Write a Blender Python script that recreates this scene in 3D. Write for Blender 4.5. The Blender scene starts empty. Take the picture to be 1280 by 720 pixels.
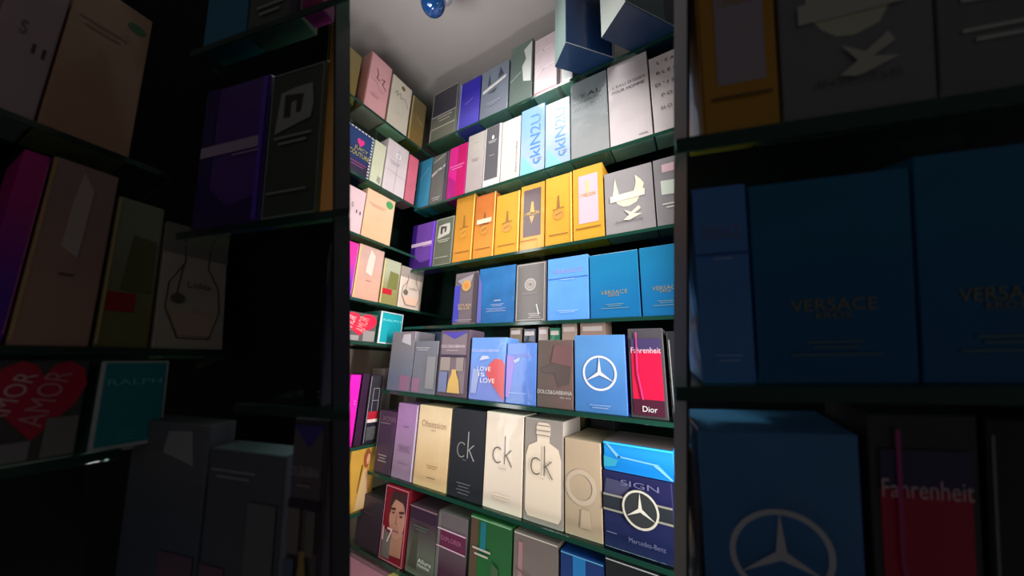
import bpy, bmesh, math, random
from mathutils import Vector, Matrix
random.seed(5)
S = 0.65            # metres per survey unit
CAMH = 1.45         # camera height
FPX = 395.944       # focal length in pixels of the 1280 wide frame
col = bpy.context.scene.collection

def mat3(rows): return Matrix(rows)
# columns: along the right wall, into the right wall, up (seen from the camera: right, down, forward)
M_ROOM = mat3([[0.8530628375976474, 0.520482999828971, 0.0371650642254929], [-0.09306614961515011, 0.22184172183031126, -0.970631208158471], [-0.513441804789657, 0.8245506032648319, 0.23768427745633847]])
M_RIGHT = mat3([[0.9723459991460024, 0.2227398405950524, -0.0702155350079521], [-0.06523451729618852, -0.029651237487767323, -0.9974293267538195], [-0.22424922674982758, 0.9744268918329044, -0.014300936157110478]])
M_LR = mat3([[0.9616440259249175, 0.2737170400209115, -0.017881538107985123], [-0.05386064194178211, 0.12450272554577835, -0.9907563285597986], [-0.26896058940397893, 0.9537180156282375, 0.13446987771839802]])
M_LL = mat3([[0.8981829448165786, 0.37907608231360973, -0.2226403410399479], [-0.3154292946090706, 0.20293101294577698, -0.9269969601283625], [-0.3062217460322553, 0.9028401452098629, 0.3018408760496011]])

def lin(c):
    return tuple(((v/255)/12.92 if v/255 <= .04045 else ((v/255+.055)/1.055)**2.4) for v in c)

MATS = {}
def princ(name):
    m = bpy.data.materials.new(name); m.use_nodes = True
    nt = m.node_tree; b = nt.nodes['Principled BSDF']
    return m, nt, b

def print_mat(c, rough=.45, metal=0.0):
    k = ('p', c, rough, metal)
    if k in MATS: return MATS[k]
    m, nt, b = princ('ink')
    b.inputs['Base Color'].default_value = (*lin(c), 1)
    b.inputs['Roughness'].default_value = rough; b.inputs['Metallic'].default_value = metal
    b.inputs['Coat Weight'].default_value = .3; b.inputs['Coat Roughness'].default_value = .15
    MATS[k] = m; return m

def carton_mat(c, c2=None, axis='z', coat=.5, rough=.42, metal=0.0, mottle=.10, bump=.25):
    """printed card under clear film: colour runs from c (low end) to c2 (high end) where the print itself does"""
    k = ('c', c, c2, axis, coat, rough, metal, mottle)
    if k in MATS: return MATS[k]
    m, nt, b = princ('carton'); N = nt.nodes; Lk = nt.links
    tc = N.new('ShaderNodeTexCoord')
    if c2:
        sep = N.new('ShaderNodeSeparateXYZ'); Lk.new(tc.outputs['Generated'], sep.inputs[0])
        rp = N.new('ShaderNodeValToRGB'); Lk.new(sep.outputs['Z' if axis == 'z' else 'X'], rp.inputs[0])
        rp.color_ramp.elements[0].color = (*lin(c), 1); rp.color_ramp.elements[1].color = (*lin(c2), 1)
        rp.color_ramp.elements[0].position = .25; rp.color_ramp.elements[1].position = .75
        src = rp.outputs[0]
    else:
        rgb = N.new('ShaderNodeRGB'); rgb.outputs[0].default_value = (*lin(c), 1); src = rgb.outputs[0]
    nz = N.new('ShaderNodeTexNoise'); nz.inputs['Scale'].default_value = 22; nz.inputs['Detail'].default_value = 3
    Lk.new(tc.outputs['Object'], nz.inputs['Vector'])
    mx = N.new('ShaderNodeMix'); mx.data_type = 'RGBA'; mx.blend_type = 'MULTIPLY'
    mr = N.new('ShaderNodeMapRange'); mr.inputs[1].default_value = .3; mr.inputs[2].default_value = .7
    mr.inputs[3].default_value = 1-mottle; mr.inputs[4].default_value = 1
    Lk.new(nz.outputs[0], mr.inputs[0])
    mx.inputs[0].default_value = 1; Lk.new(src, mx.inputs[6]); Lk.new(mr.outputs[0], mx.inputs[7])
    Lk.new(mx.outputs[2], b.inputs['Base Color'])
    b.inputs['Roughness'].default_value = rough+.1; b.inputs['Metallic'].default_value = metal; b.inputs['Specular IOR Level'].default_value = .3
    b.inputs['Coat Weight'].default_value = coat*.7; b.inputs['Coat Roughness'].default_value = .09
    n2 = N.new('ShaderNodeTexNoise'); n2.inputs['Scale'].default_value = 28; n2.inputs['Detail'].default_value = 2; n2.inputs['Distortion'].default_value = .8
    Lk.new(tc.outputs['Object'], n2.inputs['Vector'])
    bp = N.new('ShaderNodeBump'); bp.inputs['Strength'].default_value = bump; bp.inputs['Distance'].default_value = .004
    Lk.new(n2.outputs[0], bp.inputs['Height']); Lk.new(bp.outputs[0], b.inputs['Coat Normal'])
    MATS[k] = m; return m

def glass_mat():
    m = bpy.data.materials.new('green_glass'); m.use_nodes = True; nt = m.node_tree; N = nt.nodes
    N.clear(); o = N.new('ShaderNodeOutputMaterial'); mix = N.new('ShaderNodeMixShader')
    lw = N.new('ShaderNodeLayerWeight'); lw.inputs[0].default_value = .5
    pw = N.new('ShaderNodeMath'); pw.operation = 'POWER'; pw.inputs[1].default_value = 4; nt.links.new(lw.outputs['Facing'], pw.inputs[0])
    fr = N.new('ShaderNodeMath'); fr.operation = 'MULTIPLY_ADD'; fr.inputs[1].default_value = .8; fr.inputs[2].default_value = .04; nt.links.new(pw.outputs[0], fr.inputs[0])
    t = N.new('ShaderNodeBsdfTransparent'); t.inputs[0].default_value = (.74, .9, .83, 1)
    g = N.new('ShaderNodeBsdfGlossy'); g.inputs['Roughness'].default_value = .03; g.inputs[0].default_value = (.9, 1, .95, 1)
    nt.links.new(fr.outputs[0], mix.inputs[0]); nt.links.new(t.outputs[0], mix.inputs[1]); nt.links.new(g.outputs[0], mix.inputs[2])
    nt.links.new(mix.outputs[0], o.inputs[0]); return m
GLASS = glass_mat()
def edge_mat():
    m, nt, b = princ('glass_edge'); b.inputs['Base Color'].default_value = (*lin((30, 74, 60)), 1)
    b.inputs['Roughness'].default_value = .12; b.inputs['Transmission Weight'].default_value = .25; return m
EDGE = edge_mat()
def plain(name, c, rough=.6, metal=0, noise=0):
    m, nt, b = princ(name); b.inputs['Base Color'].default_value = (*lin(c), 1)
    b.inputs['Roughness'].default_value = rough; b.inputs['Metallic'].default_value = metal
    if noise:
        n = nt.nodes.new('ShaderNodeTexNoise'); n.inputs['Scale'].default_value = 3; n.inputs['Detail'].default_value = 4
        tc = nt.nodes.new('ShaderNodeTexCoord'); nt.links.new(tc.outputs['Object'], n.inputs['Vector'])
        mx = nt.nodes.new('ShaderNodeMix'); mx.data_type = 'RGBA'; mx.blend_type = 'MULTIPLY'; mx.inputs[0].default_value = noise
        mx.inputs[6].default_value = (*lin(c), 1); nt.links.new(n.outputs[0], mx.inputs[7]); nt.links.new(mx.outputs[2], b.inputs['Base Color'])
    return m

# ------------------------------------------------------------------ frames
class Frame:
    """a shelving front: M = its axes seen from the camera, kind R (front plane faces the camera side of +Y) or L, D = distance in units"""
    def __init__(s, M, kind, D): s.M, s.kind, s.D = M, kind, D; s.W = M_ROOM.transposed() @ M
    def ray(s, x, y): return s.M.transposed() @ Vector(((x-640)/FPX, (y-360)/FPX, 1))
    def hit(s, x, y, D=None):
        D = D or s.D; r = s.ray(x, y); i, sg = (1, 1) if s.kind == 'R' else (0, -1)
        return r * (sg*D/r[i])
    def along(s, x, Z, D=None):
        """coordinate along the shelf whose projection has pixel column x at height Z"""
        D = D or s.D; m = s.M; k = (x-640)/FPX
        a = [m[0][j] - k*m[2][j] for j in range(3)]      # a . P = 0
        if s.kind == 'R': return -(a[1]*D + a[2]*Z)/a[0]
        return -(a[0]*-D + a[2]*Z)/a[1]
    def point(s, t, depth, Z):
        """t along, depth = distance behind the front plane origin (D + extra)"""
        P = Vector((t, depth, Z)) if s.kind == 'R' else Vector((-depth, t, Z))
        return (s.W @ P)*S + Vector((0, 0, CAMH))
    def rot(s):
        if s.kind == 'R': A = Matrix.Identity(3)
        else: A = Matrix(((0, -1, 0), (1, 0, 0), (0, 0, 1)))   # local x -> +Y, local y -> -X
        return (s.W @ A)

def link(name, me, mat, parent=None, rot=None, loc=None):
    o = bpy.data.objects.new(name, me); col.objects.link(o)
    if mat: me.materials.append(mat)
    if parent: o.parent = parent
    if rot is not None: o.matrix_world = Matrix.Translation(loc) @ rot.to_4x4()
    return o
def bm_mesh(bm, name):
    me = bpy.data.meshes.new(name); bmesh.ops.recalc_face_normals(bm, faces=bm.faces); bm.to_mesh(me); bm.free(); return me
def box_mesh(name, x0, x1, y0, y1, z0, z1, bev=0, seg=2):
    bm = bmesh.new(); bmesh.ops.create_cube(bm, size=1)
    for v in bm.verts:
        v.co = Vector(((x0+x1)/2 + v.co.x*(x1-x0), (y0+y1)/2 + v.co.y*(y1-y0), (z0+z1)/2 + v.co.z*(z1-z0)))
    if bev: bmesh.ops.bevel(bm, geom=list(bm.edges), offset=bev, segments=seg, affect='EDGES', profile=.5)
    me = bm_mesh(bm, name)
    return me
def flat_mesh(name, polys, y, th=.0003):
    """polygons in the face plane (x, z) given a little thickness"""
    bm = bmesh.new()
    for p in polys:
        f = [bm.verts.new((a, y, b)) for a, b in p]; k = [bm.verts.new((a, y+th, b)) for a, b in p]
        bm.faces.new(f); bm.faces.new(list(reversed(k))); n = len(p)
        for i in range(n): bm.faces.new((f[i], k[i], k[(i+1) % n], f[(i+1) % n]))
    return bm_mesh(bm, name)
def ribbon(pts, w):
    out = []
    for (a, b), (c, d) in zip(pts, pts[1:]):
        dx, dy = c-a, d-b; L = math.hypot(dx, dy) or 1e-6; nx, ny = -dy/L*w/2, dx/L*w/2; ex, ey = dx/L*w*.3, dy/L*w*.3
        out.append([(a+nx-ex, b+ny-ey), (a-nx-ex, b-ny-ey), (c-nx+ex, d-ny+ey), (c+nx+ex, d+ny+ey)])
    return out
def circ(cx, cy, r, n=40, a0=0, a1=360, ry=None):
    return [(cx+r*math.cos(math.radians(a0+(a1-a0)*i/n)), cy+(ry or r)*math.sin(math.radians(a0+(a1-a0)*i/n))) for i in range(n+(a1-a0 < 360))]
TXT = {}
def text_geo(s):
    if s in TXT: return TXT[s]
    cu = bpy.data.curves.new('t', 'FONT'); cu.body = s; cu.size = 1; cu.resolution_u = 3
    o = bpy.data.objects.new('t', cu); col.objects.link(o)
    bpy.context.view_layer.update()
    me = bpy.data.meshes.new_from_object(o.evaluated_get(bpy.context.evaluated_depsgraph_get()))
    vs = [(v.co.x, v.co.y) for v in me.vertices]; fs = [tuple(p.vertices) for p in me.polygons]
    bpy.data.objects.remove(o); bpy.data.curves.remove(cu); bpy.data.meshes.remove(me)
    x0 = min(v[0] for v in vs); x1 = max(v[0] for v in vs); y0 = min(v[1] for v in vs); y1 = max(v[1] for v in vs)
    vs = [((a-x0)/(x1-x0)-.5, (b-y0)/(y1-y0)-.5) for a, b in vs]
    TXT[s] = (vs, fs); return TXT[s]
def text_mesh(s, cx, cz, w, h, rot, y, slant=0):
    vs, fs = text_geo(s); c, sn = math.cos(math.radians(rot)), math.sin(math.radians(rot))
    me = bpy.data.meshes.new('lettering'); V = []
    for a, b in vs:
        a, b = a*w + slant*b*h, b*h
        V.append((cx + a*c - b*sn, y, cz + a*sn + b*c))
    me.from_pydata(V, [], fs); me.update(); return me

def decorate(o, W, H, Dp, art):
    for i, it in enumerate(art):
        y = -.0006 - .00035*i; k, name = it[0], it[1]; q = it[2:]
        X = lambda u: (u-.5)*W
        Z = lambda v: v*H
        polys = None
        if k == 'rect': u0, v0, u1, v1, c = q[:5]; polys = [[(X(u0), Z(v0)), (X(u1), Z(v0)), (X(u1), Z(v1)), (X(u0), Z(v1))]]
        elif k == 'poly': pts, c = q[:2]; polys = [[(X(u), Z(v)) for u, v in pts]]
        elif k == 'polys': ps, c = q[:2]; polys = [[(X(u), Z(v)) for u, v in p] for p in ps]
        elif k == 'text':
            s, u, v, w, h, c = q[:6]; r = q[6] if len(q) > 6 else 0
            ww, hh = (w*W, h*H) if r == 0 else (w*H, h*W)
            ch = link(name, text_mesh(s, X(u), Z(v), ww, hh, r, y), print_mat(c), o); continue
        elif k == 'disc': u, v, r, c = q[:4]; polys = [circ(X(u), Z(v), r*W)]
        elif k == 'oval': u, v, r, rv, c = q[:5]; polys = [circ(X(u), Z(v), r*W, 28, ry=rv*H)]
        elif k == 'ring':
            u, v, r, t, c = q[:5]; a = circ(X(u), Z(v), r*W, 48); b = circ(X(u), Z(v), (r-t)*W, 48)
            polys = [[a[j], a[(j+1) % 48], b[(j+1) % 48], b[j]] for j in range(48)]
        elif k == 'star':
            u, v, r, c = q[:4]; polys = []
            for a in (90, 210, 330):
                A = math.radians(a); B = math.radians(a+60); C = math.radians(a-60); R = r*W; rr = R*.13
                polys += [[(X(u), Z(v)), (X(u)+rr*math.cos(C), Z(v)+rr*math.sin(C)), (X(u)+R*math.cos(A), Z(v)+R*math.sin(A)), (X(u)+rr*math.cos(B), Z(v)+rr*math.sin(B))]]
        elif k == 'frame':
            n, t, c = q[:3]; n *= W; t *= W; a, b, d, e = -W/2+n, n, W/2-n, H-n
            polys = [[(a, b), (d, b), (d, b+t), (a, b+t)], [(a, e-t), (d, e-t), (d, e), (a, e)], [(a, b+t), (a+t, b+t), (a+t, e-t), (a, e-t)], [(d-t, b+t), (d, b+t), (d, e-t), (d-t, e-t)]]
        elif k == 'lines':
            u, v, w, n, c = q[:5]; sp = q[5] if len(q) > 5 else .03; polys = []
            for j in range(n):
                ww = w*(1 - .25*(j % 2)); zz = v - j*sp
                polys.append([(X(u-ww/2), Z(zz)), (X(u+ww/2), Z(zz)), (X(u+ww/2), Z(zz+sp*.35)), (X(u-ww/2), Z(zz+sp*.35))])
        elif k == 'curve':
            pts, t, c = q[:3]; polys = ribbon([(X(u), Z(v)) for u, v in pts], t*W)
        elif k == 'curves':
            cs, t, c = q[:3]; polys = [p for pts in cs for p in ribbon([(X(u), Z(v)) for u, v in pts], t*W)]
        elif k == 'ck':
            u, v, s, c = q[:4]; cx, cz, R = X(u), Z(v), s*W
            arc = circ(cx-R*.42, cz, R*.42, 18, 50, 310, ry=R*.52)
            polys = ribbon(arc, R*.075) + ribbon([(cx+R*.2, cz-R*.5), (cx+R*.2, cz+R*1.35)], R*.075) + ribbon([(cx+R*.75, cz+R*.45), (cx+R*.22, cz)], R*.07) + ribbon([(cx+R*.33, cz+R*.08), (cx+R*.82, cz-R*.62)], R*.075)
        elif k in ('rside', 'lside'):
            c = q[0]; s = 1 if k == 'rside' else -1; x = s*(W/2+.0005)
            bm = bmesh.new(); vs = [bm.verts.new(p) for p in ((x, .001, .001), (x, Dp-.001, .001), (x, Dp-.001, H-.001), (x, .001, H-.001))]; bm.faces.new(vs)
            link(name, bm_mesh(bm, name), print_mat(c), o); continue
        elif k == 'top':
            c = q[0]; bm = bmesh.new(); z = H+.0004
            bm.faces.new([bm.verts.new(p) for p in ((-W/2+.001, .001, z), (W/2-.001, .001, z), (W/2-.001, Dp-.001, z), (-W/2+.001, Dp-.001, z))])
            link(name, bm_mesh(bm, name), print_mat(c), o); continue
        opt = q[-1] if isinstance(q[-1], dict) else {}
        link(name, flat_mesh(name, polys, y), print_mat(c, opt.get('rough', .45), opt.get('metal', 0)), o)

def carton(fr, Zb, xl, xr, top, label, group, c, c2=None, art=(), dep=.085, back=0, D=None, name='perfume_box', cat='perfume box', gap=.0022, **mk):
    """xl, xr: where the front's lower corners stand along the shelf (survey columns); top: a point of the upper front edge"""
    D0 = (D or fr.D) + back
    def end(q, pick):
        if isinstance(q, list): return q[0]                                   # a place along the shelf, in units
        if isinstance(q, tuple): return pick(fr.along(q[0], z, D0+q[1]) for z in (Zb, Zb+h))   # there the REAR corner stands
        return fr.along(q, Zb, D0)
    h = fr.hit(top[0], top[1], D0).z - Zb if isinstance(top, tuple) else top
    a, b = end(xl, max), end(xr, min)
    W, H, Dp = (b-a)*S - gap*S, h*S - .0006, dep*S
    if W < .004 or H < .01: print('SMALL', label, W, H)
    me = box_mesh(name, -W/2, W/2, 0, Dp, 0, H, min(.0012, W*.05))
    o = link(name, me, carton_mat(c, c2, **mk), None, fr.rot(), fr.point((a+b)/2, D0, Zb) + fr.W @ Vector((0, 0, .0004)))
    o['label'] = label; o['category'] = cat; o['group'] = group
    bpy.context.view_layer.update()
    decorate(o, W, H, Dp, art)
    return o

def shelf(fr, Z, t0, t1, label, D=None, depth=.3, th=.013, lip=.012, parent=None, name='glass_shelf', cutr=None, cutl=None):
    D = D or fr.D
    me = box_mesh(name, 0, (t1-t0)*S, 0, (depth+lip)*S, -th*S, 0, .0006, 1)
    if cutr:       # end cut at an angle
        dx = (fr.along(cutr, Z, D+depth) - fr.along(cutr, Z, D-lip))*S
        for v in me.vertices:
            if v.co.y > depth*S*.9 and v.co.x > (t1-t0)*S*.9: v.co.x += dx
    if cutl:
        dx = (fr.along(cutl, Z, D+depth) - fr.along(cutl, Z, D-lip))*S
        for v in me.vertices:
            if v.co.y > depth*S*.9 and v.co.x < (t1-t0)*S*.1: v.co.x += dx
    o = link(name, me, GLASS, None, fr.rot(), fr.point(t0, D-lip, Z))
    bpy.context.view_layer.update()
    e = link('front_edge', box_mesh('front_edge', .0007, (t1-t0)*S-.0007, -.0008, .0004, -th*S+.0006, -.0006), EDGE, o); e['label'] = 'dark green polished edge'
    if parent:
        mw = o.matrix_world.copy(); o.parent = parent; o.matrix_world = mw
    else: o['label'] = label; o['category'] = 'shelf'; o['group'] = 'glass shelves'
    return o

# ------------------------------------------------------------------ colours
WH = (225, 215, 212); DK = (30, 30, 34); GOLD = (236, 176, 52)
def star_logo(u, v, r, c): return [('ring', 'emblem_ring', u, v, r, r*.12, c), ('star', 'emblem_star', u, v, r*.93, c)]
HEART = [(.5, .0), (.9, .42), (1, .68), (.93, .9), (.76, 1), (.6, .95), (.5, .8), (.4, .95), (.24, 1), (.07, .9), (0, .68), (.1, .42)]
def heart(x, y, w, h): return [(x+a*w, y+b*h) for a, b in HEART]
def bottle_gold(c, lab=None):
    a = [('poly', 'bottle_print', [(.44, .52), (.56, .52), (.53, .7), (.47, .7)], c),
         ('oval', 'bottle_body_print', .5, .43, .2, .08, tuple(int(x*.75+y*.25) for x, y in zip((214, 150, 48), c))),
         ('curves', 'bottle_line_print', [[(.3, .5), (.7, .52)], [(.4, .42), (.62, .45)]], .03, c),
         ('lines', 'small_print', .5, .14, .7, 1, (120, 80, 30)), ('rect', 'bright_edge', .965, .005, 1, .995, (250, 214, 110))]  # bright edge strip is a film highlight painted on
    if lab: a.append(('rect', 'label_band', .15, .53, .85, .6, lab))
    return a

# products that occur both on the wall and in the dark racks in front: (colours, art)
P = {}
P['purple'] = dict(c=(112, 70, 165), art=[('rect', 'dark_panel', .0, .0, .2, 1, (48, 18, 112)), ('poly', 'dark_foot', [(.05, .02), (.9, .0), (.95, .18), (.5, .14), (.2, .28)], (62, 30, 110)), ('rect', 'label_band', .02, .5, .96, .575, (215, 185, 215)), ('rect', 'bright_edge', .93, .02, .99, .98, (120, 70, 235)), ('lines', 'small_print', .75, .47, .4, 1, (200, 170, 215))])
P['olive'] = dict(c=(92, 100, 84), art=[('frame', 'border', .03, .02, (165, 170, 155)), ('poly', 'window', [(.15, .56), (.3, .58), (.78, .63), (.82, .72), (.78, .86), (.5, .86), (.22, .84)], (190, 190, 180)), ('poly', 'bottle_print', [(.3, .66), (.42, .66), (.42, .76), (.52, .77), (.52, .68), (.6, .68), (.64, .8), (.3, .82)], (70, 62, 52)), ('lines', 'lettering', .5, .52, .66, 2, (190, 195, 180), .04), ('lines', 'small_print', .46, .16, .7, 1, (170, 175, 160), .04)])
P['gold'] = dict(c=(216, 148, 50), c2=(200, 140, 44), art=bottle_gold((142, 98, 34)), metal=.25)
P['gold_copper'] = dict(c=(222, 146, 58), c2=(196, 112, 48), art=bottle_gold((120, 70, 40), (235, 205, 170)), metal=.25)
P['gold_window'] = dict(c=(226, 162, 46), art=[('rect', 'window', .2, .22, .84, .88, (196, 178, 188)), ('poly', 'bottle_print', [(.46, .62), (.54, .62), (.56, .8), (.44, .8)], (235, 190, 120)), ('text', 'lettering', '1 MILLION', .52, .6, .5, .05, (225, 160, 40)), ('lines', 'small_print', .5, .15, .8, 1, (130, 90, 30), .04)], metal=.2)
P['trophy'] = dict(c=(150, 145, 146), art=[('poly', 'trophy_print', [(.22, .52), (.74, .54), (.66, .44), (.5, .4), (.38, .41), (.28, .46)], (226, 222, 188)), ('poly', 'trophy_horn', [(.17, .58), (.32, .58), (.27, .75), (.24, .88)], (222, 218, 188)), ('poly', 'trophy_wing', [(.6, .58), (.8, .62), (.83, .7), (.76, .78), (.66, .86), (.67, .74), (.64, .66)], (222, 218, 188)), ('poly', 'trophy_band', [(.12, .5), (.83, .52), (.84, .62), (.12, .6)], (222, 214, 200)), ('poly', 'small_figure_print', [(.4, .35), (.55, .3), (.7, .38), (.74, .33), (.6, .27), (.76, .25), (.5, .18), (.38, .2), (.5, .26)], (215, 212, 192)), ('text', 'lettering', 'INVICTUS', .5, .17, .55, .035, (90, 88, 90))])  # pale zigzag under the bowl is a crumpled film reflection, painted on
P['silver_label'] = dict(c=(138, 134, 136), art=[('rect', 'label_band', .2, .78, 1, .9, (215, 180, 185)), ('poly', 'bottle_print', [(.15, .45), (.9, .42), (.9, .62), (.15, .66)], (205, 215, 200)), ('lines', 'small_print', .5, .3, .7, 2, (215, 212, 200), .05)])
P['sky'] = dict(c=(92, 158, 240), art=[('text', 'lettering', 'VERSACE', .5, .77, .74, .07, (150, 150, 190)), ('rect', 'lid_line', 0, .655, 1, .665, (35, 85, 165)), ('lines', 'small_print', .5, .63, .35, 1, (160, 195, 240)), ('lines', 'small_print', .5, .14, .5, 2, (165, 200, 245), .025)])
P['eros'] = dict(c=(6, 108, 166), c2=(8, 120, 168), art=[('text', 'lettering', 'VERSACE', .5, .385, .54, .058, (150, 140, 100)), ('text', 'lettering', 'EROS', .5, .335, .22, .03, (150, 140, 100)), ('lines', 'small_print', .5, .2, .36, 2, (110, 140, 140), .025), ('lines', 'small_print', .5, .14, .56, 1, (110, 140, 140), .025)])
P['star_blue'] = dict(c=(70, 125, 190), c2=(88, 145, 205), art=star_logo(.5, .5, .33, (225, 222, 228)) + [('lines', 'small_print', .5, .09, .4, 2, (140, 170, 215), .03), ('rside', 'violet_side', (70, 60, 215))])
P['crimson'] = dict(c=(70, 68, 72), art=[('rect', 'red_panel', .08, .2, .92, .74, (200, 12, 62)), ('rect', 'dark_foot', .08, .03, .92, .2, (70, 20, 42)), ('rect', 'dark_cap', .08, .74, .92, .88, (62, 52, 92)), ('text', 'lettering', 'Fahrenheit', .5, .745, .84, .065, (240, 190, 205)), ('text', 'lettering', 'Dior', .53, .1, .4, .06, (225, 225, 225)), ('curves', 'glint_print', [[(.25, .95), (.24, .5), (.36, .2)]], .04, (190, 60, 130))])
P['brown'] = dict(c=(98, 84, 78), c2=(112, 88, 84), axis='x', art=[('poly', 'figure_print', [(.1, .55), (.5, .66), (.95, .6), (.9, .36), (.6, .3), (.5, .5), (.2, .5)], (82, 68, 64)), ('poly', 'rose_print', [(.4, .66), (.98, .6), (.98, .9), (.5, .92)], (112, 76, 76)), ('text', 'lettering', 'DOLCE&GABBANA', .5, .225, .96, .055, (205, 200, 195)), ('text', 'lettering', 'the one', .8, .16, .3, .03, (180, 175, 170))])
P['blue_dg'] = dict(c=(88, 132, 215), c2=(92, 140, 225), art=[('poly', 'pale_panel', [(.0, .1), (.14, .1), (.3, .75), (.0, .8)], (140, 115, 210)), ('text', 'lettering', 'DOLCE&GABBANA', .47, .79, .8, .045, (150, 150, 215)), ('poly', 'cap_print', [(.24, .7), (.46, .76), (.44, .7), (.3, .66)], (170, 190, 235)), ('lines', 'small_print', .4, .17, .6, 1, (150, 190, 240), .03)])
P['cyan'] = dict(c=(62, 148, 184), art=[('curve', 'glint_print', [(.2, .6), (.8, .8)], .03, (130, 190, 210)), ('rside', 'teal_side', (20, 110, 120))])
P['grey_white'] = dict(c=(108, 110, 104), art=[('curve', 'white_swoosh', [(.05, .6), (.4, .68), (.7, .7), (.95, .76)], .1, (205, 205, 200)), ('curve', 'white_swoosh', [(.1, .86), (.8, .96)], .07, (165, 168, 160)), ('rect', 'dark_edge', .86, .02, .99, .98, (72, 60, 84)), ('lines', 'small_print', .45, .12, .5, 2, (190, 190, 185), .04)])
P['magenta'] = dict(c=(218, 30, 140), art=[('rect', 'red_panel', .5, .03, .98, .98, (188, 0, 96)), ('poly', 'dark_facet', [(.03, .03), (.5, .03), (.5, .3), (.03, .46)], (168, 10, 120)), ('lines', 'lettering', .5, .6, .8, 2, (240, 120, 190), .05)])
P['dylan'] = dict(c=(112, 102, 108), art=[('rect', 'blue_panel', .0, .05, .25, .75, (62, 66, 175)), ('rect', 'dark_panel', .82, .03, .99, .97, (66, 56, 66)), ('poly', 'pale_top', [(.1, .85), (.82, .95), (.7, .78), (.4, .72)], (150, 145, 150)), ('disc', 'medallion', .52, .74, .2, (190, 150, 90)), ('disc', 'medallion_face', .52, .74, .1, (205, 130, 50)), ('text', 'lettering', 'DYLAN', .5, .36, .55, .05, (200, 170, 130)), ('text', 'lettering', 'BLUE', .5, .3, .5, .045, (200, 170, 130)), ('lines', 'small_print', .5, .08, .7, 2, (160, 150, 155), .03)])
P['grey_film'] = dict(c=(108, 118, 134), c2=(128, 126, 132), art=[('poly', 'pale_glint', [(.45, .82), (.85, .76), (.8, .96), (.5, .95)], (190, 188, 192)), ('rect', 'pink_panel', .55, .02, .97, .26, (140, 105, 130))])
P['grey_film2'] = dict(c=(116, 118, 128), art=[('lines', 'small_print', .35, .86, .6, 2, (180, 178, 180), .04), ('rect', 'pink_panel', .02, .02, .35, .28, (145, 108, 132)), ('rect', 'pale_panel', .6, .1, .95, .7, (138, 136, 140))])
P['gold_bottle'] = dict(c=(92, 76, 88), art=[('rect', 'face_panel', .06, .06, .9, .95, (122, 108, 116)), ('poly', 'blue_triangle', [(.05, .97), (.95, .97), (.5, .86)], (72, 62, 160)), ('text', 'lettering', 'DOLCE&GABBANA', .46, .75, .8, .045, (215, 200, 205)), ('lines', 'small_print', .45, .68, .4, 1, (180, 160, 170), .03), ('rect', 'dark_panel', .05, .58, .92, .62, (55, 40, 66)), ('rect', 'pale_panel', .08, .38, .42, .58, (150, 138, 132)), ('rect', 'pale_panel', .62, .38, .86, .58, (145, 132, 128)), ('poly', 'bottle_print', [(.38, .06), (.8, .06), (.74, .24), (.64, .36), (.64, .4), (.5, .4), (.5, .34), (.42, .24)], (206, 170, 96)), ('rect', 'blue_panel', .08, .06, .36, .36, (112, 122, 158))])
P['peach'] = dict(c=(236, 186, 146), c2=(240, 196, 160), art=[('disc', 'green_seal', .8, .86, .13, (74, 158, 92)), ('lines', 'small_print', .4, .72, .6, 2, (205, 150, 120), .04)])
P['pale_pink'] = dict(c=(226, 196, 200), art=[('rect', 'print_bar', .62, .45, .68, .52, (60, 50, 70)), ('rect', 'print_bar', .8, .44, .86, .51, (60, 50, 70)), ('text', 'lettering', 'S', .4, .6, .12, .1, (110, 120, 110))])
P['fuchsia'] = dict(c=(120, 50, 200), c2=(236, 40, 160), art=[('curve', 'pale_edge', [(.97, .05), (.97, .95)], .05, (235, 120, 190))])
P['rose'] = dict(c=(222, 170, 146), c2=(205, 168, 156), art=[('rect', 'gold_edge', .0, .02, .05, .98, (240, 190, 130)), ('poly', 'pale_figure', [(.35, .5), (.6, .45), (.65, .85), (.45, .95), (.38, .75)], (232, 205, 192)), ('lines', 'small_print', .5, .35, .2, 1, (140, 90, 80)), ('rside', 'dark_side', (110, 50, 50))], metal=.1)
P['green_gold'] = dict(c=(148, 140, 84), c2=(175, 178, 150), art=[('rect', 'red_label', .08, .22, .62, .34, (190, 20, 38)), ('rect', 'gold_edge', .0, .02, .06, .98, (225, 195, 130)), ('poly', 'olive_panel', [(.3, .36), (.9, .36), (.9, .72), (.4, .74)], (120, 120, 66))])
P['bottle_outline'] = dict(c=(222, 200, 184), art=[('rect', 'grey_panel', .0, .74, 1, .99, (160, 148, 138)), ('curves', 'bottle_outline', [[(.3, .82), (.32, .68), (.12, .5), (.1, .3), (.3, .08), (.75, .08), (.9, .3), (.86, .5), (.68, .66), (.7, .82)], [(.3, .66), (.24, .42)]], .018, (105, 98, 92)), ('disc', 'seal', .26, .38, .1, (110, 100, 92)), ('text', 'lettering', 'Lolita', .56, .5, .36, .05, (120, 105, 98)), ('poly', 'peach_foot', [(.14, .28), (.3, .1), (.75, .1), (.87, .28)], (232, 190, 165))])
P['teal_lady'] = dict(c=(232, 232, 230), art=[('rect', 'teal_face', .06, .04, .95, .965, (8, 160, 172)), ('text', 'lettering', 'RALPH', .5, .74, .78, .07, (140, 225, 225)), ('lines', 'small_print', .45, .16, .3, 3, (70, 190, 200), .04), ('lside', 'teal_side', (40, 120, 105))])
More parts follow.
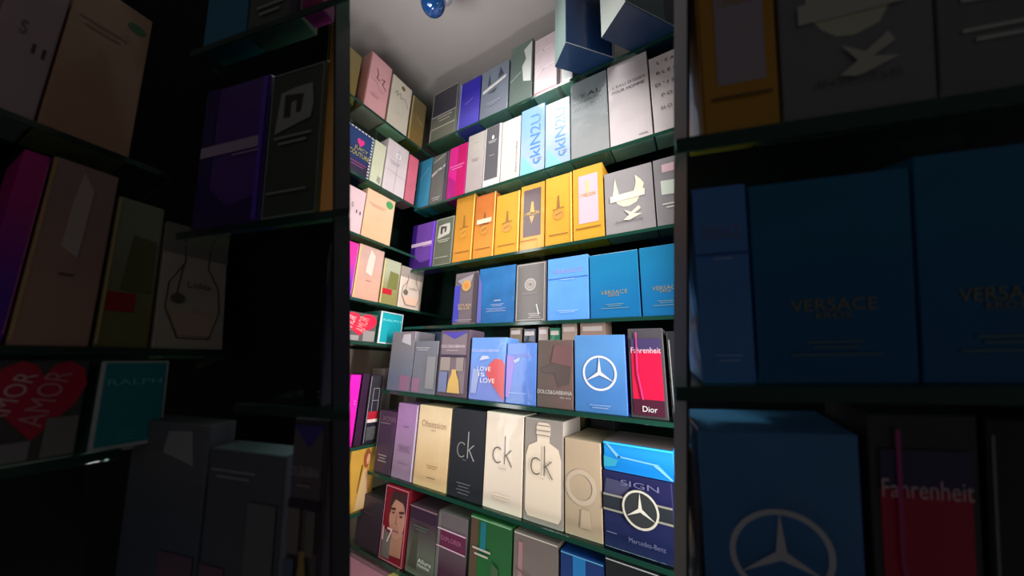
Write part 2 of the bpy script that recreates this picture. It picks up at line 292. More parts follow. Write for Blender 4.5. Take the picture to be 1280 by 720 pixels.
P['heart'] = dict(c=(96, 90, 88), art=[('poly', 'heart_print', heart(.0, .2, 1.0, .78), (226, 16, 60)), ('rect', 'pale_panel', .62, .03, .97, .4, (150, 142, 138)), ('rect', 'pale_panel', .02, .03, .5, .2, (160, 150, 148)), ('text', 'lettering', 'AMOR', .2, .62, .5, .22, (250, 200, 200), 72), ('text', 'lettering', 'AMOR', .55, .6, .55, .28, (235, 150, 150), 76)])

# ------------------------------------------------------------------ room fronts
FR = Frame(M_ROOM, 'R', 1.0); FL = Frame(M_ROOM, 'L', 1.2)
ZR = {1: 1.13, 2: .757, 3: .430, 4: .155, 5: -.1165, 6: -.4205, 7: -.681}
DR = {1: 1, 2: 1, 3: 1, 4: 1, 5: .9, 6: .9, 7: .9}
ZL = {1: 1.086, 2: .757, 3: .503, 4: .241, 5: .0708, 6: -.325, 7: -.56}

def R_(row, xl, xr, top, label, **k):
    p = k.pop('p', None)
    if p: k = {**P[p], **k}
    return carton(FR, ZR[row], xl, xr, top, label, k.pop('group', 'perfume boxes on the right wall, shelf row %s' % ['', 'one', 'two', 'three', 'four', 'five', 'six', 'seven'][row]), D=DR[row], **k)
def L_(row, xl, xr, top, label, **k):
    p = k.pop('p', None)
    if p: k = {**P[p], **k}
    return carton(FL, ZL[row], xl, xr, top, label, k.pop('group', 'perfume boxes on the left wall, shelf row %s' % ['', 'one', 'two', 'three', 'four', 'five', 'six', 'seven'][row]), **k)

# row one (top)
R_(1, 535.5, 568.5, (570, 104), 'dark slate perfume box with white line frames, leftmost on the top right shelf', c=(128, 132, 116), c2=(62, 60, 72), art=[('rect', 'dark_panel', .02, .5, .97, .985, (58, 58, 70)), ('curve', 'white_line', [(.02, .5), (.97, .5)], .025, (205, 200, 190)), ('frame', 'border', .02, .02, (170, 165, 150)), ('curves', 'white_frame', [[(.04, .26), (.96, .26)], [(.04, .03), (.04, .26)]], .03, (215, 212, 200)), ('lines', 'lettering', .55, .43, .55, 2, (190, 185, 175), .06), ('rside', 'silver_side', (215, 220, 220))])
R_(1, 571.5, 597.5, (601, 93.4), 'violet-blue perfume box next to dark slate box on the top right shelf', c=(92, 84, 205), c2=(44, 30, 185), art=[('curve', 'glint_print', [(.3, .52), (.65, .58)], .02, (150, 140, 220)), ('rect', 'pale_edge', .0, .02, .05, .98, (150, 160, 230))])
R_(1, 598.5, 634, (637.5, 73), 'steel-blue perfume box printed with sailing boats and a white band', c=(122, 128, 142), c2=(128, 142, 158), art=[('poly', 'sail_print', [(.25, .65), (.36, .68), (.3, .88)], (58, 66, 92)), ('poly', 'sail_print', [(.62, .72), (.82, .76), (.7, .93)], (58, 66, 92)), ('poly', 'white_band', [(.08, .52), (.9, .66), (.93, .72), (.08, .58)], (232, 232, 232)), ('poly', 'hull_print', [(.28, .5), (.6, .55), (.5, .48)], (80, 84, 84)), ('lines', 'small_print', .5, .28, .5, 2, (165, 172, 185), .04)])
R_(1, 635.5, 664.5, (666.6, 46.7), 'grey-green glossy perfume box with white glare, beside the steel-blue one', c=(95, 112, 104), c2=(108, 128, 120), art=[('poly', 'white_flash', [(.62, .35), (.95, .3), (.97, .95), (.62, .86), (.72, .7), (.55, .6)], (220, 226, 220)), ('curve', 'glint_print', [(.05, .42), (.5, .52)], .03, (190, 200, 195))])  # white glare and its squiggle are painted onto the front
R_(1, 667, 696, (691, 39.6), 'pearly white perfume box with a crimson foot on the top right shelf', c=(238, 222, 226), c2=(235, 215, 222), art=[('rect', 'crimson_foot', 0, 0, 1, .06, (175, 30, 62)), ('curves', 'pale_wave', [[(.1, .7), (.4, .76), (.8, .78)], [(.1, .35), (.4, .42), (.85, .46)]], .06, (250, 240, 242))])
R_(1, 700, 716, .14, 'small white perfume box half hidden under the big navy carton', c=(222, 228, 226), art=[('rect', 'maroon_edge', 0, 0, .1, 1, (120, 50, 60))])
# row two
R_(2, 517, 534.5, (539.3, 197), 'cyan-blue perfume box nearest the corner on the second right shelf', p='cyan')
R_(2, 535, 555.5, (560, 189), 'grey perfume box with white swooshes between cyan and magenta boxes', p='grey_white')
R_(2, 556.7, 579.7, (583, 178), 'hot magenta perfume box on the second right shelf', p='magenta')
R_(2, 580.2, 602, (605, 163), 'plain grey-beige perfume box right of the magenta one', c=(172, 160, 158), c2=(182, 176, 168), art=[('lines', 'small_print', .5, .55, .4, 2, (150, 130, 128), .03), ('lines', 'small_print', .5, .85, .3, 1, (200, 190, 185), .03)])
R_(2, 602.2, 624, (625.6, 153.5), 'white perfume box with charcoal panel and small white star emblem', c=(214, 208, 206), art=[('rect', 'charcoal_panel', .08, .13, .86, .99, (88, 86, 90)), ('polys', 'emblem', [[(.44, .78), (.5, .77), (.56, .78), (.56, .82), (.5, .84), (.44, .82)]], (235, 235, 235)), ('lines', 'lettering', .48, .74, .5, 2, (200, 198, 200), .025), ('lines', 'small_print', .48, .5, .3, 1, (175, 172, 175), .025)])
R_(2, 624.3, 648.8, (648, 145), 'plain off-white perfume box with tiny grey sideways lettering', c=(206, 202, 196), art=[('text', 'lettering', 'Abercrombie', .82, .35, .5, .09, (130, 126, 122), 90)])
ckart = [('text', 'lettering', 'ckIN2U', .62, .5, .74, .42, (42, 128, 232), 90), ('poly', 'cyan_foot', [(.02, .02), (.7, .02), (.1, .3)], (125, 200, 215)), ('lines', 'small_print', .8, .2, .2, 2, (150, 160, 190), .03)]
R_(2, 649.2, 680.3, (682, 127), 'pale blue perfume box with sideways blue lettering, left of its twin', c=(165, 186, 205), c2=(132, 176, 222), art=ckart, group='twin pale blue boxes')
R_(2, 680.8, 712.8, (712, 119), 'pale blue perfume box with sideways blue lettering, right of its twin', c=(160, 184, 205), c2=(196, 208, 212), art=ckart, group='twin pale blue boxes')
R_(2, 713.5, 762.2, (756.5, 87), 'grey perfume box lettered in dark capitals, left of the white ones', c=(150, 153, 153), c2=(138, 150, 152), art=[('text', 'lettering', "L'EAU", .5, .78, .82, .058, (50, 54, 62)), ('text', 'lettering', 'MAJEURE', .5, .705, .82, .045, (50, 54, 62)), ('text', 'lettering', "D'ISSEY", .5, .635, .82, .05, (50, 54, 62))], coat=.12, rough=.55)
R_(2, 762.8, 816.8, (806, 64), 'white perfume box with two small rows of grey capitals', c=(208, 198, 198), c2=(216, 206, 208), art=[('text', 'lettering', "L'EAU D'ISSEY", .53, .71, .82, .036, (70, 64, 68)), ('text', 'lettering', 'POUR HOMME', .5, .645, .8, .036, (70, 64, 68)), ('lines', 'small_print', .8, .06, .2, 1, (150, 140, 142), .03)], coat=.2)
R_(2, 818, 884, (836, 63.5), 'white perfume box with five widely spaced rows of grey letters', c=(220, 210, 208), art=[('text', 'lettering', "L ' E A U", .42, .9, .5, .042, (72, 66, 70)), ('text', 'lettering', 'B L E U E', .42, .76, .56, .042, (72, 66, 70)), ('text', 'lettering', "D ' I S S E Y", .5, .61, .8, .042, (72, 66, 70)), ('text', 'lettering', 'P O U R', .46, .46, .5, .042, (72, 66, 70)), ('text', 'lettering', 'H O M M E', .48, .3, .6, .042, (72, 66, 70))])
# row three
R_(3, 510.5, 539, (542.5, 276), 'purple perfume box with a pale lilac band on the third right shelf', p='purple')
R_(3, 539.8, 563.6, (567.5, 269), 'olive-grey perfume box with a bottle window beside the purple one', p='olive')
G = 'gold perfume boxes in a row on the third shelf'
R_(3, 564.3, 589, (594, 242), 'plain gold perfume box at the left end of the gold row', p='gold', group=G)
R_(3, 589.7, 616.4, (619.3, 239), 'coppery gold perfume box with a pale label strip', p='gold_copper', group=G)
R_(3, 617, 648, (649.5, 237.5), 'gold perfume box between the pale-label one and the dark-window one', p='gold', c=(218, 156, 44), c2=(210, 160, 50), group=G)
R_(3, 648.7, 680, (679.6, 226), 'gold perfume box with a dark window showing a gold bottle', c=(222, 156, 56), c2=(216, 156, 52), group=G, metal=.2, art=[('rect', 'dark_window', .14, .2, .86, .92, (88, 68, 70)), ('poly', 'bottle_print', [(.42, .56), (.6, .56), (.55, .72), (.47, .72)], (214, 160, 70)), ('text', 'lettering', '1 MILLION', .5, .54, .6, .05, (235, 190, 60)), ('poly', 'bottle_foot', [(.4, .5), (.62, .5), (.5, .38)], (190, 150, 90)), ('lines', 'small_print', .4, .14, .7, 1, (140, 95, 40), .03)])
R_(3, 680.8, 715.7, (715, 214.5), 'bright yellow-gold perfume box left of the pink-window one', p='gold', c=(222, 160, 50), c2=(226, 168, 52), group=G)
R_(3, 716.2, 756.2, (754, 201.8), 'gold perfume box with a tall pale pink window', p='gold_window', group=G)
R_(3, 757.2, 820.8, (816, 201.5), 'grey perfume box printed with a cream winged trophy', p='trophy')
R_(3, 821.7, 880, (838, 195), 'grey perfume box with pink label right of the trophy box', p='silver_label')
R_(3, 812, 870, .26, 'added deep blue box behind the grey trophy box, for a shelf reflection', c=(28, 60, 150), back=.1)  # added for the blue reflection on the shelf underside
# row four
R_(4, 564.8, 594.6, (597, 338.5), 'grey film-wrapped perfume box with gold medallion on row four', p='dylan')
R_(4, 595.4, 642.3, (644, 330), 'mid-blue perfume box with crinkled film next to the medallion one', c=(26, 104, 168), c2=(30, 112, 176), mottle=.3, art=[('lines', 'small_print', .55, .32, .35, 2, (150, 165, 195), .025), ('lines', 'small_print', .52, .25, .55, 3, (130, 150, 195), .025), ('poly', 'violet_panel', [(.0, .02), (.12, .02), (.1, .7), (.0, .9)], (92, 96, 168)), ('rect', 'emblem_mark', .46, .38, .64, .4, (150, 165, 190))])  # violet strip at the left is glare on the film, painted in
R_(4, 643, 682.3, (682.7, 325.5), 'dark grey perfume box with thin pale border and round medallion', c=(104, 96, 92), art=[('rect', 'dark_face', .06, .05, .93, .93, (82, 76, 72)), ('frame', 'border', .04, .02, (178, 168, 162)), ('disc', 'medallion', .5, .62, .19, (160, 150, 142)), ('ring', 'medallion_ring', .5, .62, .13, .02, (96, 90, 86)), ('disc', 'medallion_face', .5, .62, .06, (104, 96, 90)), ('lines', 'lettering', .48, .46, .5, 1, (130, 122, 118), .03), ('poly', 'pale_glint', [(.7, .28), (.74, .28), (.82, .12), (.78, .1)], (190, 195, 185)), ('lines', 'small_print', .66, .12, .4, 3, (190, 182, 175), .03)])
R_(4, 683.6, 737, (735.5, 317), 'sky blue perfume box with a dark line below its lid on row four', p='sky')
R_(4, 737.8, 802, (797, 311), 'teal-blue perfume box with small gold capitals, left of two', p='eros', group='teal-blue boxes on the right wall')
R_(4, 803.2, 868, (845, 303.5), 'teal-blue perfume box with small gold capitals, at the right end of row four', p='eros', group='teal-blue boxes on the right wall')
R_(4, 600, 616, .235, 'teal perfume box standing behind the mid-blue film-wrapped box', c=(40, 120, 104), back=.1)
R_(4, 617, 650, .225, 'brown perfume box standing behind the mid-blue box', c=(92, 66, 58), back=.1)
R_(4, 652, 668, .23, 'beige perfume box standing behind the dark grey medallion box', c=(172, 160, 120), back=.1)
# row five
R_(5, 482.5, 512, (522, 414), 'blue-grey film-wrapped box at the left end of row five', p='grey_film', dep=.11)
R_(5, 512.6, 543, (549, 426), 'lower grey film-wrapped box with pale lettering on row five', p='grey_film2', dep=.11)
R_(5, 516, 546, (549.5, 414.5), 'dark teal perfume box behind the lower grey film-wrapped box', c=(44, 62, 84), back=.12)
R_(5, 544.6, 583, (590.8, 411.9), 'mauve-grey perfume box showing a gold bottle and blue triangle', p='gold_bottle')
R_(5, 585, 630.4, (632.7, 421.4), 'light blue perfume box with a big red half heart', c=(122, 140, 215), c2=(108, 156, 228), art=[('poly', 'red_heart', [(.98, .02), (.98, .58), (.93, .6), (.9, .64), (.72, .66), (.55, .56), (.48, .42), (.6, .3)], (206, 62, 70)), ('text', 'lettering', 'DOLCE&GABBANA', .43, .785, .78, .045, (205, 205, 240)), ('poly', 'cap_print', [(.26, .62), (.56, .66), (.5, .7), (.34, .7)], (190, 200, 235)), ('poly', 'pale_panel', [(.06, .1), (.22, .1), (.3, .45), (.1, .5)], (150, 165, 210)), ('text', 'lettering', 'LOVE', .42, .49, .38, .07, (245, 235, 235)), ('text', 'lettering', 'IS', .36, .4, .18, .06, (245, 235, 235)), ('text', 'lettering', 'LOVE', .54, .31, .4, .07, (245, 235, 235))])
R_(5, 631.2, 669.8, (671.7, 428.5), 'plain blue perfume box between the heart box and the brown box', p='blue_dg')
R_(5, 670.6, 717, (718, 424.5), 'brown perfume box printed with a shadowy figure and white capitals', p='brown')
R_(5, 718.4, 785.8, (780, 418), 'blue perfume box with a white three-pointed star in a ring', p='star_blue')
R_(5, 789, 837, (828, 409.8), 'tall grey perfume box with a crimson panel on row five', p='crimson')
R_(5, 840.5, 880, (838, 414), 'black perfume box right of the crimson one', c=(30, 32, 36), art=[('rect', 'pale_stripe', .06, .1, .1, .9, (140, 140, 140))])
for x0, x1, h, c, w in ((634, 650, .255, (150, 128, 105), 'beige-brown'), (652, 668, .25, (58, 66, 86), 'slate'), (671, 684, .255, (176, 150, 138), 'rosy'), (686, 700, .25, (40, 128, 92), 'green'), (702, 722, .262, (188, 160, 145), 'pale salmon'), (726, 760, .262, (184, 150, 135), 'wide pink-beige')):
    R_(5, x0, x1, h, w + ' perfume box in the back line of the fifth right shelf', c=c, back=.12, group='back line of boxes on row five', art=[('rect', 'pale_top_band', .1, .9, .9, .96, (225, 205, 195))])
# row six
carton(FR, ZR[6], 466.5, 487.2, (472, 511.5), 'dark plum perfume box with faint lettering left of the lilac box', 'perfume boxes on the right wall, shelf row six', (72, 54, 76), D=.9, art=[('text', 'lettering', 'WOMAN', .6, .87, .8, .09, (128, 104, 118)), ('lines', 'small_print', .4, .79, .6, 1, (150, 135, 145), .03), ('lines', 'small_print', .45, .27, .5, 3, (160, 150, 155), .045), ('curve', 'pale_edge', [(.03, .3), (.03, .98)], .03, (120, 108, 120))])
R_(6, 488, 514.5, (523, 506.5), 'lilac perfume box on the sixth shelf', c=(158, 132, 158), c2=(172, 132, 180), art=[('lines', 'small_print', .5, .68, .25, 1, (120, 92, 125), .03), ('lines', 'small_print', .5, .42, .6, 3, (130, 104, 135), .03), ('lines', 'small_print', .5, .2, .5, 1, (130, 104, 130), .03), ('rect', 'pale_edge', .95, .01, 1, .99, (225, 210, 225))])
R_(6, 515.2, 557.3, (566, 511), 'cream-yellow perfume box with thin script lettering', c=(224, 190, 140), c2=(238, 212, 170), art=[('text', 'lettering', 'Obsession', .5, .77, .76, .085, (176, 138, 112)), ('lines', 'small_print', .5, .69, .14, 1, (150, 115, 90), .02), ('lines', 'small_print', .55, .26, .34, 2, (165, 130, 95), .025), ('lines', 'small_print', .55, .12, .26, 1, (140, 108, 78), .03)])
R_(6, 558, 601.7, (608.5, 515), 'black perfume box with thin grey two-letter mark', c=(30, 33, 40), art=[('ck', 'logo', .48, .53, .3, (165, 165, 160)), ('lines', 'small_print', .46, .42, .12, 1, (110, 110, 110), .02), ('lines', 'small_print', .48, .16, .4, 4, (92, 94, 98), .035)], mottle=.05)
R_(6, 602.4, 652, (654, 519.5), 'plain white perfume box with two-letter mark beside the black one', c=(238, 222, 202), art=[('ck', 'logo', .48, .55, .3, (118, 112, 104)), ('lines', 'small_print', .5, .42, .18, 1, (185, 170, 155), .02), ('lines', 'small_print', .48, .14, .5, 2, (222, 205, 185), .03)], mottle=.03)
ckb = [(.05, .1), (.12, .05), (.88, .05), (.95, .1), (.95, .62), (.88, .72), (.66, .77), (.66, .84), (.68, .84), (.68, .94), (.62, .965), (.38, .965), (.32, .94), (.32, .84), (.34, .84), (.34, .77), (.12, .72), (.05, .62)]
R_(6, 653, 704.8, (707, 527.7), 'grey perfume box printed with a large cream screw-cap bottle', c=(158, 148, 140), art=[('poly', 'bottle_print', ckb, (238, 220, 196)), ('lines', 'cap_lines', .5, .93, .36, 1, (150, 140, 132), .03), ('lines', 'cap_lines', .5, .88, .36, 1, (150, 140, 132), .03), ('lines', 'cap_lines', .5, .835, .36, 1, (150, 140, 132), .03), ('ck', 'logo', .47, .53, .33, (112, 106, 96)), ('lines', 'small_print', .5, .42, .05, 1, (170, 160, 145), .02)], dep=.14, mottle=.04)
R_(6, 705.6, 754.6, (754, 554.5), 'beige perfume box with a pale circle embossed', c=(186, 166, 138), c2=(190, 168, 140), art=[('ring', 'circle_print', .45, .5, .42, .11, (196, 178, 156)), ('poly', 'bottle_print', [(.42, .1), (.72, .1), (.68, .28), (.46, .28)], (192, 173, 146))], dep=.2)
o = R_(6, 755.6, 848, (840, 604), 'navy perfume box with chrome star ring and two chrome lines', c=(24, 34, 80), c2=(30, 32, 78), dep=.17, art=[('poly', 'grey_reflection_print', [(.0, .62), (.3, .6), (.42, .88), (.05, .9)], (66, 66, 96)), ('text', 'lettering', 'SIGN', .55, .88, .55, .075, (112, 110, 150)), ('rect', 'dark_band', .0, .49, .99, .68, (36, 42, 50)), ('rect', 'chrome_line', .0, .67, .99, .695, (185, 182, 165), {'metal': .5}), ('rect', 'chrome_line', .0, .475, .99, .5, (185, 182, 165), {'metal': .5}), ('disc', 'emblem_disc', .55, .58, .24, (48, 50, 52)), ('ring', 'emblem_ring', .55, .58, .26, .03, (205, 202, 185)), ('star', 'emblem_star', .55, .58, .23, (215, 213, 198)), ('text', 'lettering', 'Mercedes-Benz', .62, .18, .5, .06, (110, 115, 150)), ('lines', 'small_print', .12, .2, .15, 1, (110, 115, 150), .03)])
hz = (o.dimensions.z + .0006)/S
carton(FR, ZR[6]+hz+.001, 754.8, 845, (841, 564), 'bright blue folded-film box lying on top of the navy box', 'perfume boxes on the right wall, shelf row six', (10, 130, 215), c2=(30, 150, 230), D=.9, dep=.17, art=[('polys', 'film_fold', [[(.02, .95), (.06, .95), (.26, .5), (.2, .48)], [(.98, .05), (.94, .05), (.72, .42), (.8, .44)], [(.2, .5), (.8, .42), (.8, .47), (.22, .55)]], (120, 190, 232)), ('polys', 'film_fold', [[(.0, .1), (.18, .18), (.22, .4), (.0, .5)]], (50, 160, 190)), ('rect', 'cyan_edge', .0, .93, 1, .99, (60, 200, 235)), ('top', 'grey_top', (120, 108, 108))])  # grey of the top is film reflection put into its colour
R_(6, 496, 512, .3, 'grey-beige perfume box behind the lilac box on row six', c=(118, 108, 102), back=.16)
R_(6, 716, 736, .27, 'brown-beige perfume box behind the embossed-circle box', c=(106, 92, 62), back=.24)
R_(6, 740, 772, .255, 'charcoal perfume box behind the bright blue folded-film box', c=(38, 38, 44), back=.22)
# row seven
R_(7, 442, 471.5, (446, 613), 'broad dark plum carton at the left end of the lowest shelf', c=(56, 44, 56), dep=.16, art=[('lines', 'small_print', .45, .66, .4, 1, (84, 66, 80), .03), ('top', 'grey_top', (58, 54, 54))])
skin = (196, 138, 118)
R_(7, 474, 503.6, (513.7, 614), 'red perfume box printed with a man\'s face and the number 17', c=(140, 18, 38), art=[('poly', 'neck_print', [(.35, .08), (.85, .1), (.88, .42), (.4, .4)], (186, 128, 106)), ('poly', 'grey_foot', [(.02, .02), (.4, .03), (.4, .34), (.02, .4)], (120, 112, 106)), ('oval', 'face_print', .58, .58, .33, .27, skin), ('poly', 'hair_print', [(.22, .72), (.3, .93), (.9, .95), (.95, .7), (.88, .7), (.84, .8), (.45, .83), (.3, .72), (.28, .62)], (62, 34, 42)), ('curves', 'brow_print', [[(.32, .69), (.48, .7)], [(.66, .67), (.84, .69)]], .05, (64, 36, 34)), ('polys', 'eye_print', [[(.36, .65), (.46, .66), (.46, .64), (.38, .63)], [(.68, .63), (.8, .64), (.8, .62), (.7, .61)]], (58, 38, 38)), ('curve', 'nose_print', [(.58, .64), (.55, .52), (.62, .51)], .03, (160, 104, 90)), ('curve', 'mouth_print', [(.46, .42), (.7, .42)], .04, (140, 82, 80)), ('text', 'number_print', '17', .27, .34, .42, .19, (232, 190, 196)), ('frame', 'border', .01, .03, (206, 120, 140))])
R_(7, 505.3, 541, (546, 641), 'grey-green perfume box with small white lettering right of the red one', c=(108, 108, 96), c2=(70, 52, 62), art=[('rect', 'plum_top', .03, .8, .97, .99, (52, 28, 52)), ('poly', 'dark_figure', [(.1, .1), (.4, .1), (.36, .6), (.2, .62)], (76, 72, 62)), ('lines', 'small_print', .45, .7, .5, 2, (86, 96, 84), .04), ('text', 'lettering', 'Allure', .68, .24, .46, .06, (228, 226, 215)), ('text', 'lettering', 'Homme', .66, .18, .4, .05, (228, 226, 215)), ('curve', 'pale_edge', [(.02, .985), (.98, .985)], .03, (140, 110, 120))])
R_(7, 510, 548, (553, 612), 'black and red carton behind the grey-green box on the lowest shelf', c=(34, 12, 20), back=.1, art=[('poly', 'red_panel', [(.02, .82), (.42, .8), (.4, .97), (.02, .98)], (172, 8, 34)), ('poly', 'pale_label', [(.7, .9), (.98, .93), (.98, .87), (.76, .86)], (150, 142, 140))])
R_(7, 541.5, 579.5, (583.5, 649.5), 'maroon perfume box ringed by two white lines', c=(78, 40, 60), c2=(108, 96, 100), art=[('rect', 'grey_edge', .0, .02, .1, .98, (112, 106, 106)), ('rect', 'maroon_band', .1, .55, .97, .76, (100, 34, 66)), ('rect', 'white_line', .0, .76, .97, .775, (222, 190, 205)), ('rect', 'white_line', .0, .53, .97, .545, (222, 170, 190)), ('text', 'lettering', 'EXPLORER', .5, .66, .7, .06, (168, 96, 130)), ('text', 'lettering', 'M', .3, .06, .2, .08, (222, 205, 212)), ('top', 'grey_top', (90, 88, 84))])
R_(7, 582.5, 637, (640, 660), 'green perfume box with a teal stripe and white lettering', c=(28, 98, 44), c2=(34, 92, 46), art=[('poly', 'maroon_panel', [(.02, .02), (.2, .02), (.2, .97), (.02, .97)], (92, 66, 52)), ('rect', 'teal_stripe', .26, .62, .4, .96, (20, 110, 120)), ('lines', 'lettering', .3, .63, .44, 2, (196, 180, 172), .06), ('poly', 'olive_panel', [(.5, .02), (.7, .02), (.72, .5), (.56, .55)], (62, 90, 58)), ('curve', 'pale_edge', [(.02, .985), (.98, .985)], .02, (140, 190, 140))])
R_(7, 638.5, 698, (699.4, 682), 'mauve-grey perfume box with a bright top edge on the lowest shelf', c=(140, 116, 116), c2=(124, 108, 104), art=[('rect', 'pink_stripe', .12, .02, .22, .9, (172, 122, 126)), ('curve', 'white_edge', [(.02, .985), (.98, .985)], .02, (215, 202, 190)), ('curve', 'dark_line', [(.05, .62), (.4, .56)], .012, (90, 76, 74))])
R_(7, 700, 759.3, (759, 707), 'bright blue perfume box with a cyan gleam on the lowest shelf', c=(10, 60, 130), c2=(8, 50, 118), art=[('poly', 'cyan_panel', [(.3, .02), (.55, .02), (.6, .98), (.3, .98)], (14, 120, 190)), ('curve', 'pale_edge', [(.02, .985), (.98, .985)], .02, (100, 180, 220))])
R_(7, 760, 836, (833, 720), 'black perfume box with a white top edge at the right end of the lowest shelf', c=(16, 16, 22), art=[('curve', 'white_edge', [(.02, .98), (.98, .98)], .02, (205, 205, 205))])

# left wall
L_(1, 424, 442, (440, 60), 'olive-gold perfume box at the left edge of the top left shelf', c=(150, 128, 66), c2=(140, 124, 76), back=.04)
L_(1, 453, 480.7, (465.7, 63.3), 'pink perfume box with a dark hand-drawn squiggle', c=(236, 176, 178), art=[('curves', 'squiggle_print', [[(.34, .78), (.42, .7), (.38, .62), (.52, .6)], [(.6, .66), (.74, .68), (.66, .58), (.86, .52)]], .035, (112, 52, 62)), ('curve', 'grey_squiggle', [(.15, .56), (.4, .54), (.6, .44), (.8, .44)], .02, (196, 140, 146)), ('lines', 'small_print', .4, .3, .4, 2, (205, 140, 146), .03), ('frame', 'border', .0, .02, (120, 66, 66)), ('lside', 'brown_side', (176, 118, 106))], dep=.12)
L_(1, 482.5, 507.6, (494, 93.4), 'cream perfume box with a gold dot and brown script', c=(226, 218, 196), art=[('disc', 'gold_dot', .55, .88, .1, (120, 106, 54)), ('curves', 'script_print', [[(.2, .68), (.3, .76), (.3, .66), (.45, .74), (.5, .64)], [(.5, .66), (.7, .7), (.9, .56)]], .02, (140, 126, 112))])
L_(1, 509, 527, (517, 118), 'golden-brown perfume box nearest the corner on the top left shelf', c=(150, 122, 66), c2=(128, 112, 76), metal=.2, art=[('rect', 'pale_edge', .0, .02, .08, .98, (190, 170, 120)), ('curve', 'glint_print', [(.4, .6), (.8, .5)], .02, (220, 190, 130))])
L_(2, 424, 459.8, (469.7, 175), 'navy perfume box with a pink heart, yellow lettering and lace edge', c=(34, 44, 92), c2=(40, 66, 120), art=[('poly', 'pink_heart', heart(.42, .62, .26, .18), (236, 52, 140)), ('text', 'lettering', 'JUICY', .6, .56, .5, .1, (190, 184, 70)), ('text', 'lettering', 'COUTURE', .56, .44, .74, .1, (190, 184, 70)), ('rect', 'dark_foot', .0, .02, .93, .28, (34, 28, 54)), ('lines', 'small_print', .55, .24, .6, 2, (140, 62, 130), .06), ('polys', 'lace_edge', [[(.92, v/14+.01), (.99, v/14+.01), (.99, v/14+.045), (.92, v/14+.045)] for v in range(14)] + [[(u/8, .955), (u/8+.08, .955), (u/8+.08, .985), (u/8, .985)] for u in range(8)], (220, 220, 225))])
L_(2, 461, 476, (471, 175), 'pale lime-white perfume box between the navy and the circle-print boxes', c=(214, 218, 188), art=[('poly', 'grey_mark', [(.55, .1), (.85, .06), (.85, .2), (.6, .22)], (150, 152, 146))])
L_(2, 477, 504, (490, 174), 'white perfume box with a fine circle and grid print', c=(222, 212, 212), art=[('ring', 'circle_print', .52, .76, .12, .04, (250, 246, 244)), ('curves', 'grid_print', [[(.06, .42), (.94, .38)], [(.5, .05), (.54, .9)]], .012, (180, 168, 172)), ('lines', 'small_print', .4, .6, .5, 2, (190, 180, 182), .04)])
L_(2, 505, 517, (514, 193), 'rose-pink perfume box in the corner of the second left shelf', c=(208, 112, 130), c2=(226, 112, 136))
L_(3, 424, 450, (458.6, 241.4), 'pale pink perfume box with two dark bars on the left wall', p='pale_pink')
L_(3, 450.6, 487, (495.8, 253.2), 'peach perfume box with a green round seal on the left wall', p='peach')
L_(4, 420, 438.7, (450.5, 305.5), 'fuchsia and violet perfume box at the edge of the fourth left shelf', p='fuchsia')
L_(4, 439.4, 472.5, (481.3, 315), 'rose-gold perfume box with a pale figure on the left wall', p='rose')
L_(4, 473.5, 495.5, (482, 322), 'olive and gold perfume box with a red label on the left wall', p='green_gold')
L_(4, 496.5, 525, (530.6, 341), 'pale perfume box drawn with a round bottle outline on the left wall', p='bottle_outline')
L_(5, 424, 468, (436, 388), 'clear-fronted gift box with a big red heart on the left wall', p='heart', dep=.1, name='gift_box', cat='gift box')
L_(5, 471.5, 500.5, (478.4, 388.5), 'turquoise perfume box with a white border on the left wall', p='teal_lady', dep=.12)
L_(6, 425, 439.5, (454.5, 468.5), 'vivid magenta perfume box low on the left wall', c=(238, 16, 186), art=[('lines', 'small_print', .7, .62, .2, 2, (240, 140, 210), .04), ('rside', 'plum_side', (50, 14, 52))], coat=.2)
L_(6, 441.5, 451, (461.5, 467), 'dark plum perfume box beside the vivid magenta one', c=(50, 16, 50))
L_(6, 452.5, 468.5, (472, 469), 'black perfume box with silver outlines and a red label', c=(30, 28, 44), c2=(44, 40, 48), art=[('curves', 'silver_outline', [[(.05, .02), (.05, .98)], [(.35, .3), (.35, .8), (.85, .8), (.85, .3)], [(.35, .62), (.85, .62)]], .04, (150, 144, 156)), ('rect', 'red_label', .1, .34, .95, .46, (176, 20, 46)), ('rect', 'white_band', .1, .3, .95, .345, (226, 205, 200)), ('rect', 'grey_panel', .15, .05, .9, .24, (78, 76, 78))])
L_(6, 469.5, 482, (474, 460.5), 'taupe perfume box in the corner beside the black silver-outlined one', c=(112, 100, 96), back=.02)
L_(7, 428, 463, (464, 556), 'golden perfume box printed with a red-haired woman in a pale dress', c=(206, 156, 62), art=[('poly', 'dress_print', [(.36, .02), (.86, .02), (.82, .4), (.7, .64), (.54, .62), (.44, .3)], (212, 176, 128)), ('poly', 'arm_print', [(.66, .64), (.74, .62), (.86, .2), (.8, .18)], (196, 110, 76)), ('oval', 'hair_print', .62, .8, .13, .15, (150, 76, 40)), ('oval', 'face_print', .67, .78, .07, .09, (214, 150, 112)), ('curve', 'branch_print', [(.38, .3), (.46, .7), (.42, .5)], .03, (134, 92, 34))])

shelf(FR, -.82, -1.26, .3, 'glass shelf under the lowest row, barely in the photo, holding the mauve gift box', D=.8, depth=.49)
carton(FR, -.82, [-1.25], [-1.02], .1, 'mauve and gold gift box low in the left corner of the photo', 'lowest boxes', (206, 150, 100), D=.82, dep=.13, art=[('top', 'mauve_top', (170, 118, 128)), ('rect', 'gold_edge', 0, .8, 1, 1, (235, 190, 110)), ('rside', 'gold_side', (225, 180, 110))], name='gift_box', cat='gift box')
